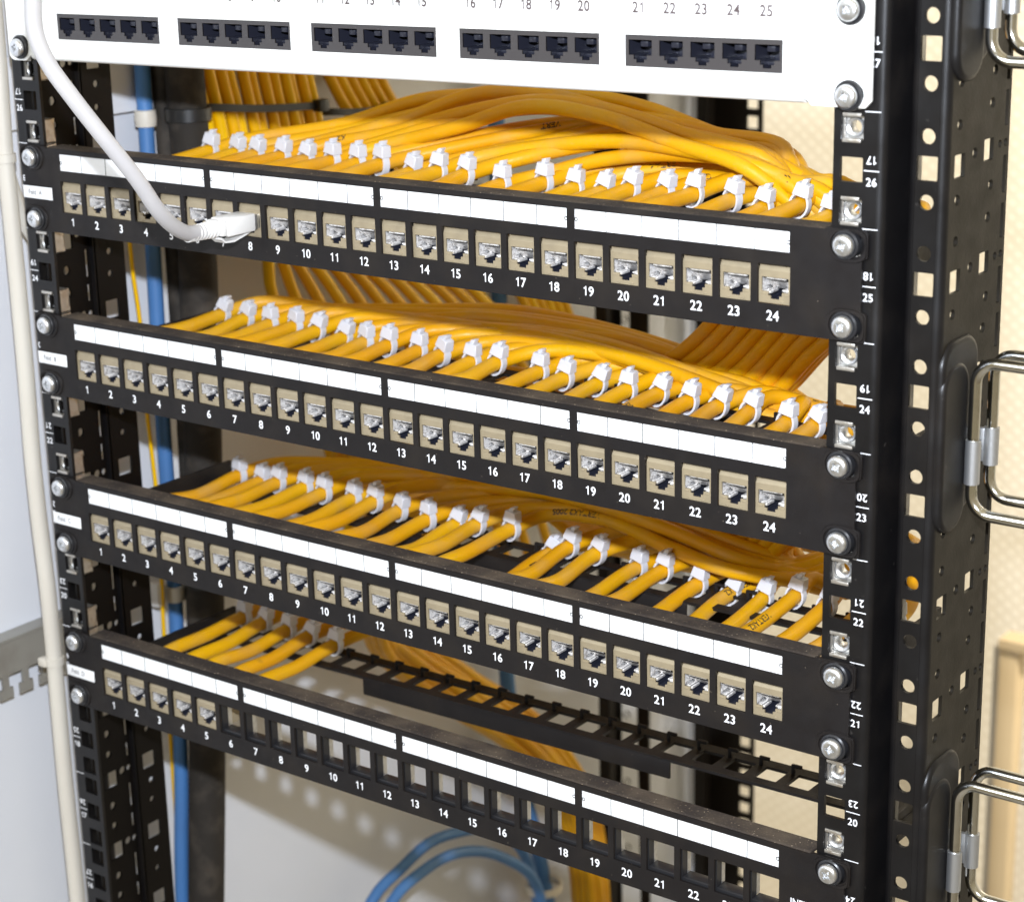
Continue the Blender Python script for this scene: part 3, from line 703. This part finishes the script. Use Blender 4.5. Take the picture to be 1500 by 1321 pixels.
def cable_path(letter, i):
    ty, hz = TIES[letter][i - 1]; zr = ZREF[letter]; x = PX(i) + 0.0
    th0 = TILT[(letter, i)]; tz = zr + hz - 0.2 - 7.0 * math.cos(th0); xt = x - 7.0 * math.sin(th0)
    zj = ZP[letter] - 4
    P = [(x, 20, zj), (x + jit(.8), 42, (zj + tz) / 2 + 2.5 + jit(1)), (x + jit(1), 72, tz - 1.5 + jit(1.2)), (xt, ty, tz)]
    if letter == 'D':
        P += [(x + 6, ty + 22, tz + 3), (x * 0.75 - 20 + 14 - 3 * i, 185 + 3 * i, zr - 6), (-236 + 7 * (i % 3), 232, -302 - 7 * (i // 3)), (-252 + 7 * (i % 3), 300, -362 - 7 * (i // 3)), (-256 + 7 * (i % 3), 385, -432 - 7 * (i // 3)), (-256 + 7 * (i % 3), 470, -520 - 7 * (i // 3)), (-256 + 7 * (i % 3), 520, -640), (-256 + 7 * (i % 3), 524, -800)]
        return P
    k = (24 - i) // 3; d = i % 3
    layer = k // 2                       # 0 = lowest, right hand cables
    top = TOP[letter]
    P.append((x + (9 if i < 20 else -3) + jit(2), ty + 20, tz + 3.5 + jit(1.5)))
    yl = 128 + (d + 3 * (k % 2)) * 8.2 + jit(4)
    ph1, ph2, am = random.uniform(0, 6.3), random.uniform(0, 6.3), random.uniform(3, 8)
    xs = [q for q in (-150, -105, -60, -15, 30, 75, 115) if q > x + 34]
    x_last = x + 18
    for q in xs:
        f = min(1.0, (q - x) / 110.0)
        z = lerp_tab(top, q) - CR - 7.2 * (3 - layer) * LAY[letter]
        wz = (2.6 if letter == 'A' else 1.6) * f; z = (tz - zr + 3) * (1 - f) + z * f + wz * math.sin(q / 42.0 + ph2) + jit(.8) - (wz if layer == 3 else 0)
        P.append((q, (ty + 32) * (1 - f) + yl * f + am * f * math.sin(q / 55.0 + ph1), zr + z))
    if letter in 'AB':
        R = (85 if letter == 'A' else 80) - 7.0 * k * (1.0 if letter == 'A' else .8); cx, cz = 92, zr - 5
        yy = 140 + 7.2 * d
        if i <= 20: P.append((cx + (90 - 5.5 * k) * 0.72, yy - 6, zr + lerp_tab(top, 140) - 10 - 1.5 * k if letter == 'A' else zr + lerp_tab(top, 140) - 5 - k))
        else: P.append((x - 8, ty + 26, tz + 1))
        Rx = 86 - 5.2 * k
        P.append((cx + Rx, yy, cz - 6))
        P.append((cx + Rx * 0.45 + R * 0.40, yy + 4, cz - R * 0.48))
        c45 = (cx + R * 0.56, cz - R * 0.78)
        P.append((c45[0], yy + 6, c45[1]))
        low = zr - 112 - 3 * d
        tt = (c45[1] - low)
        P.append((c45[0] - tt * 0.62, yy + 10, c45[1] - tt * 0.62))
        P.append((c45[0] - tt * 1.0 - 30, yy + 20, low + 4))
        if letter == 'A':
            P.append((-70 - 3 * k, 190 + 6 * d, low - 10)); P.append((-205, 215 + 6 * d, -160 - 4 * k))
            P.append((-250 + 6 * d, 240 + 5 * k, -240)); P.append((-262 + 6 * d, 330 + 6 * k, -262)); P.append((-270 + 6 * d, 420 + 6 * k, -300))
        else:
            a = (i % 4) * 6.0; b2 = (i // 4) * 5.4
            P += [(-90, 205 + 3 * d, low + 4), bundle_pt((-196, 212, -262), a, b2), bundle_pt((-252, 262, -345), a, b2), bundle_pt((-262, 350, -425), a, b2), bundle_pt((-264, 440, -500), a, b2), bundle_pt((-262, 500, -590), a, b2), bundle_pt((-262, 516, -690), a, b2), bundle_pt((-262, 516, -850), a, b2)]
    else:
        y2 = 205 + 7.2 * d; rr = 3 * (7 - k)
        xe = 184 - 6 * k
        if i <= 21: P.append((xe - 18, 150 + 4 * d, zr + lerp_tab(top, 150) - 8 - 2 * (3 - layer)))
        P += [(xe, 172, zr + 6 - k), (xe - 14, 200, zr + 2 - 2 * k), (xe - 60, y2 + 2, zr + 2 - 2 * k), (20, y2 + 2, zr - 4 - 2 * k), (-90, y2 + 10, zr - 10 - 2 * k), (-170, 245, zr - 20 - 2 * k), (-240 + 6 * d, 300 + 3 * k, zr - 40), (-262 + 6 * d, 380 + 3 * k, zr - 60)]
    return P
ORD = 'yellow network cable tied behind port %d of the panel marked Feld %s'
printed = {('C', 21): ('VERTAK2', 66), ('A', 4): ('K2', 120), ('A', 8): ('VERT', 175), ('A', 14): ('VERTAK', 150), ('A', 22): ('K2 W', 60), ('B', 12): ('VERTAK2', 180), ('B', 17): ('2005', 60), ('B', 20): ('VERTAK2', 140), ('C', 12): ('VERTAK2 2005', 130), ('C', 19): ('VERTAK2', 110), ('C', 20): ('K2 VERT', 125), ('A', 17): ('2M.G', 128), ('A', 20): ('W)', 205), ('A', 12): ('L-', 250), ('C', 16): ('VERTA', 165), ('C', 14): ('K2', 150), ('B', 6): ('VERTAK2  2005', 170), ('C', 18): ('VERT', 150), ('B', 24): ('K', 120)}
def wrap_text(mb, s, path, T, N, s0, h, mi, flip=True):
    vs, fs = text_geo(s, h, 0.02); 
    L = [0.0]
    for a, b_ in zip(path, path[1:]): L.append(L[-1] + (b_ - a).length)
    out_ = []
    viewd = Vector((0.45, -0.62, 0.64)).normalized()
    for (a, b_, _) in vs:
        if flip: a, b_ = -a, -b_
        ss = s0 + a; k = 0
        while k < len(L) - 2 and L[k + 1] < ss: k += 1
        f = (ss - L[k]) / max(L[k + 1] - L[k], 1e-6); p = path[k].lerp(path[k + 1], f); tt = T[k].lerp(T[k + 1], f).normalized()
        nn = (viewd - tt * viewd.dot(tt)).normalized(); bb = nn.cross(tt)
        ang = b_ / CR; rr = CR + 0.07
        out_.append(p + nn * rr * math.cos(ang) + bb * rr * math.sin(ang))
    mb.add(out_, fs, mi)
for letter in 'ABCD':
    n = 5 if letter == 'D' else 24
    for i in range(1, n + 1):
        ty, hz = TIES[letter][i - 1]; zr = ZREF[letter]
        base = (PX(i), 20, ZP[letter] - 4)
        root = thing('network_cable', base, ORD % (i, letter), 'network cable', 'yellow network cables behind the patch panels')
        mb = MB(); path, T, N = tube(mb, cable_path(letter, i), CR + jit(.12), 14, 5.0)
        if (letter, i) in printed:
            s_, s0 = printed[(letter, i)]; wrap_text(mb, s_, path, T, N, s0, 3.2, 1)
        ORG[root.name] = Vector(base)
        mb.build('jacket', ['cable' if i > 0 else 'cable_clean', 'ink'], root)
        add_tie((PX(i), ty, zr + hz - 0.2), i, letter, TILT[(letter, i)])

# riser cables along the side panel at the left rear
NAMES = ['first', 'second', 'third', 'fourth', 'fifth', 'sixth', 'seventh', 'eighth', 'ninth', 'tenth', 'eleventh', 'twelfth']
for k in range(12):
    y0 = 152 + 8.6 * k + jit(1.2); xo = jit(2.5)
    fan = k / 11.0
    P = [(-268, y0 - 8, 260), (-268, y0 - 3, 120), (-266 + xo, y0, 55), (-264 + xo, y0 + 7 + jit(1), 15), (-262 + xo, y0 + 14 + 4 * fan, -25), (-262 - xo * 1.5, 192 + 130 * fan + jit(4), -62 - 12 * fan),
         (-264, 204 + 215 * fan, -96 - 48 * fan), (-266, 225 + 260 * fan, -140 - 62 * fan), (-268, 260 + 280 * fan, -230 - 60 * fan), (-268, 290 + 290 * fan, -360)]
    root = thing('riser_cable', P[0], 'yellow cable on the side panel, %s from the left in the upright bundle' % NAMES[k], 'network cable', 'yellow riser cables at the left rear')
    mb = MB(); tube(mb, P, CR, 12, 7.0); mb.build('jacket', 'cable_clean', root)
for k in range(6):
    y0 = 262 + 9 * k
    P = [(-272, y0 - 10, 260), (-272, y0, 60), (-270, y0 + 30, 0), (-268, y0 + 90, -60), (-270, y0 + 200, -140), (-270, y0 + 260, -260)]
    root = thing('riser_cable', P[0], 'shaded upright yellow cable at left rear, %s from the left in its bundle' % NAMES[k], 'network cable', 'yellow riser cables at the left rear')
    mb = MB(); tube(mb, P, CR, 12, 7.0); mb.build('jacket', 'cable_clean', root)
def flat_tie(name, y0, y1, z0, z1, label, x=-262):
    root = thing(name, (x, y0, z0), label, 'cable tie', 'black cable ties round the rear bundles')
    mb = MB()
    P = smooth_path([(x - 3, y0 - 3, z0), (x + 2.6, y0 + 2, z0), (x + 4.2, (y0 + y1) / 2, (z0 + z1) / 2 - 1), (x + 4, y1, z1)], 4)
    vs = []; fs = []
    for p in P: vs += [p + Vector((0.5, 0, -2.2)), p + Vector((0.5, 0, 2.2)), p + Vector((-.8, 0, 2.2)), p + Vector((-.8, 0, -2.2))]
    for i in range(len(P) - 1):
        for j in range(4): fs.append((i * 4 + j, i * 4 + (j + 1) % 4, i * 4 + 4 + (j + 1) % 4, i * 4 + 4 + j))
    fs += [(0, 1, 2, 3), tuple(len(vs) - 4 + j for j in range(4))]
    mb.add(vs, fs, 0, True); mb.build('strap', 'tie_black', root)
    mb = MB(); mb.rbox(x + 1.5, x + 8, y1 - 2, y1 + 7, z1 - 3.6, z1 + 3.8, .8); mb.build('head', 'tie_black', root)
flat_tie('black_cable_tie', 150, 248, 22, 12, 'black cable tie strapped slanting round the yellow riser bundle at left rear')
flat_tie('black_cable_tie', 262, 318, 6, 2, 'black cable tie on the shaded yellow cables right of the other black tie', -266)

# ------------------------------------------------------------------ other cables behind
root = thing('blue_cable', (-284, 122, -900), 'vertical blue cable with white tie rings beside the left post', 'cable')
mb = MB(); tube(mb, [(-284, 128, 300), (-284, 129, 120), (-284, 129, 20), (-284, 127, -73), (-284, 125, -173), (-284, 124.7, -265), (-284, 122, -332), (-284, 118, -400), (-284, 112, -470), (-284, 100, -900)], 4.6, 16, 8); mb.build('jacket', 'blue', root)
for k, z in enumerate((17, -273)):
    mb = MB(); lathe(mb, [(4.6, z - 5), (6.2, z - 4.5), (6.6, z), (6.2, z + 4.5), (4.6, z + 5)], 20, 'z', tf=lambda p: p + Vector((-284, 129 if k == 0 else 124.6, 0)))
    tag(mb.build('white_tie_ring', 'beige'), 'white ring round the vertical blue cable, %s' % ('just above panel Feld A' if k == 0 else 'between panels Feld C and Feld D'), 'tie ring')
root = thing('earth_wire', (-276, 98, -300), 'thin yellow wire beside the left post and the blue cable', 'wire')
mb = MB(); tube(mb, [(-281, 107, -25), (-282, 108, -64), (-282, 111, -99), (-282, 111, -152), (-282, 114, -213), (-283, 112, -300), (-291, 118, -420), (-296, 125, -700)], 1.25, 8, 8); mb.build('jacket', 'cable_clean', root)
root = thing('sleeved_bundle', (-262, 152, -900), 'thick black sleeved cable bundle hanging behind the panels at left', 'cable bundle')
mb = MB(); tube(mb, [(-265, 143, 300), (-265, 143, 120), (-265, 144, 30), (-265, 145, -30), (-265, 143, -100), (-265, 139, -170), (-265, 131, -285), (-265, 124, -374), (-265, 115, -465), (-265, 105, -560), (-265, 95, -900)], 11.5, 20, 8)
mb.build('sleeve', 'sleeve', root)
mb = MB(); tube(mb, [(-281, 139, 300), (-281, 141, 60), (-280, 141, -60), (-277, 137, -200), (-274, 126, -420), (-276, 100, -900)], 6, 14, 8); mb.build('side_cable', 'sleeve', root)
for z in (19, -262):
    mb = MB(); lathe(mb, [(12.4, z - 4), (13.6, z - 3.6), (13.6, z + 3.6), (12.4, z + 4)], 24, 'z', tf=lambda p: p + Vector((-265, 144.5 if p.z > -100 else 133, 0)))
    mb.build('hook_strap', 'tie_black', root)
# small white clip
mb = MB(); mb.rbox(-292, -282, 108, 116, -278, -262, 2.0); tag(mb.build('white_clip', 'plug'), 'small white plastic clip left of the blue cable below panel Feld C', 'clip')
root = thing('blue_cable', (-284, 470, -900), 'blue cable hanging at the rear behind the lacing bar of Feld D', 'cable')
mb = MB(); tube(mb, [(-285, 470, 250), (-285, 466, 0), (-284, 462, -200), (-284, 458, -400), (-280, 466, -520), (-270, 478, -600), (-262, 484, -680), (-262, 486, -900)], 6.0, 14, 10); mb.build('jacket', 'blue', root)
def loop_cable(P, r, label):
    root = thing('blue_cable', P[0], label, 'cable'); mb = MB(); tube(mb, P, r, 14, 8); mb.build('jacket', 'blue', root)

loop_cable([(-262, 230, -620), (-262, 268, -545), (-262, 302, -534), (-262, 333, -528), (-262, 364, -533), (-262, 408, -549), (-262, 450, -590), (-262, 470, -680), (-262, 475, -900)], 4.1, 'upper of the two arched blue cables below panel Feld D')
loop_cable([(-250, 236, -600), (-250, 276, -545), (-250, 310, -537), (-250, 342, -538), (-250, 377, -550), (-250, 410, -571), (-250, 443, -602), (-250, 456, -640), (-250, 462, -900)], 4.1, 'lower of the two arched blue cables below panel Feld D')
mb = MB(); lathe(mb, [(13, -3), (14.6, -2.6), (14.6, 2.6), (13, 3)], 24, 'z', tf=lambda p: p + Vector((-257, 467, -622)))
tag(mb.build('white_tie_ring', 'beige'), 'pale ring gathering the blue cables at the bottom of the picture', 'tie ring')

# patch cord
root = thing('patch_cord', (-81.8, 0, -4), 'white patch cord with its plug in port 8 of panel Feld A', 'patch cord')
mb = MB()
tube(mb, [(-81.8, -30, -3.6), (-81.0, -41, -2.6), (-78, -53, 3), (-75.5, -64, 12), (-76, -75, 27.7), (-81, -88, 47.5), (-87, -98, 65), (-94, -104, 80), (-99, -105, 92), (-103.5, -101, 106), (-106, -94, 130), (-108, -80, 180), (-112, -70, 300)], 3.6, 20, 3)
mb.build('cord', 'cord', root)
mb = MB()
mb.rbox(-87.6, -76.0, -20, -1.5, -7.6, 0.9, 0.9)
mb.rbox(-87.0, -76.6, -23.5, -19.5, -7.0, 0.4, 0.9)
mb.build('plug_body', 'plug', root)
mb = MB()
prof = [(4.3, -23)]
yv = -23.0
while yv > -38: prof += [(4.5 - 0.04 * (-23 - yv), yv - .3), (4.4 - 0.04 * (-23 - yv), yv - 1.3), (3.6, yv - 1.5), (3.6, yv - 2.1)]; yv -= 2.3
prof += [(3.9, yv - .2), (3.7, yv - 2), (3.2, yv - 2.2)]
lathe(mb, prof, 24, 'y', tf=lambda p: Vector((-81.8 + p.x, p.y, -3.5 + p.z * 0.95)))
mb.build('boot', 'plug', root)
mb = MB(); mb.rbox(-87.3, -76.3, -3.0, 5, -6.9, 0.1, .3); mb.build('plug_shield', 'zinc', root)
mb = MB()
pts = [(-1, -7.6), (-8, -9.6), (-14, -11.0), (-20, -10.6), (-22.5, -8.6)]
for (ya, za), (yb, zb) in zip(pts, pts[1:]):
    mb.add([(x, y_, z_ + dz) for x in (-85.2, -78.4) for (y_, z_) in ((ya, za), (yb, zb)) for dz in (0, 1.0)], [(0, 1, 3, 2), (4, 6, 7, 5), (0, 2, 6, 4), (1, 5, 7, 3), (0, 4, 5, 1), (2, 3, 7, 6)])
mb.build('latch', 'plug', root)

# hose left of the rack
root = thing('beige_hose', (-262, 8, -900), 'beige hose running down along the outer edge of the left rack post', 'hose')
mb = MB(); tube(mb, [(-260.5, 8, 300), (-262, 8, 60), (-263.5, 8, 12), (-263, 8, -20), (-263, 8, -105), (-264, 8, -150), (-263.5, 8, -184), (-261.5, 8, -230), (-261.5, 8, -260), (-261.8, 8, -350), (-260.8, 8, -415), (-260, 8, -900)], 4.6, 18, 6); mb.build('jacket', 'beige', root)
root = thing('beige_hose', (-276, 10, 20), 'second beige hose at the top left corner, outside the first one', 'hose')
mb = MB(); tube(mb, [(-268, 14, 300), (-270, 14, 60), (-272, 14, 10), (-276, 30, -30), (-282, 60, -60)], 4.4, 18, 6); mb.build('jacket', 'beige', root)
for k, z in enumerate((12, -272)):
    mb = MB(); lathe(mb, [(4.7, z - 2.4), (5.6, z - 2.2), (5.6, z + 2.2), (4.7, z + 2.4)], 24, 'z', tf=lambda p: p + Vector((-263.4 if k == 0 else -261.6, 8, 0)))
    mb.rbox(-269, -263, 2, 7, z - 3, z + 2, .8)
    tag(mb.build('hose_tie', 'beige'), 'pale tie round the beige hose %s' % ('at the left edge beside panel Feld A' if k == 0 else 'beside panel Feld D'), 'cable tie')

# chromed cable rings on the outer side of the right post
def ring(zc, label):
    root = thing('cable_ring', (268, 40, zc), label, 'cable ring', 'chromed wire cable rings on the right post')
    for (yv, zt, zb, x0) in ((35, 31, -31.5, 272.5), (51.5, 31, -29, 273)):
        R = 8.5; pts = []
        x1 = x0 + 78
        for cx, cz, a0 in ((x0 + R, zt - R, 180), (x1 - R, zt - R, 90), (x1 - R, zb + R, 0), (x0 + R, zb + R, -90)):
            for k in range(9):
                a = math.radians(a0 - 90 * k / 8); pts.append(Vector((cx + R * math.cos(a), yv, zc + cz + R * math.sin(a))))
            if a0 == 180: pass
        # close the loop at the middle of the left side
        st_ = Vector((x0, yv, zc)); pts = [st_ + Vector((0, 0, .0))] + [st_ + Vector((0, 0, 8))] + pts + [st_ + Vector((0, 0, -8)), st_ + Vector((0, 0, -.1))]
        mb = MB(); tube(mb, pts, 2.35, 18, raw=True); mb.build('wire_loop', 'chrome', root)
    mb = MB()
    def sleeve(x, y, z0, z1):
        lathe(mb, [(2.4, z0), (3.1, z0), (3.1, z1), (2.4, z1)], 24, 'z', tf=lambda p: p + Vector((x, y, zc)))
    sleeve(272.5, 35, -19, -1); sleeve(273, 51.5, -15, 0.5)
    mb.rbox(266.4, 268.0, 36, 51, -16 + zc, 3 + zc, .5)
    mb.rbox(268.0, 271.0, 34, 36.4, -18 + zc, -2 + zc, .5); mb.rbox(268.0, 271.0, 49.5, 52, -14 + zc, 0 + zc, .5)
    mb.build('clip', 'clip', root)
    mb = MB(); lathe(mb, [(0.05, 270.0), (1.2, 270.1), (1.3, 270.9), (2.6, 270.7), (3.9, 269.6), (4.4, 268.2), (4.4, 267)], 28, 'z', tf=lambda p: Vector((p.z, 43.5 + p.x, zc - 6 + p.y)))
    mb.build('screw', 'zinc', root)
ring(-63.5, 'middle chromed cable ring on the right post, beside panel Feld B')
ring(-63.5 + 178.5, 'topmost chromed cable ring, cut off by the top edge')
ring(-63.5 - 180.5, 'lowest chromed cable ring, beside panel Feld D')
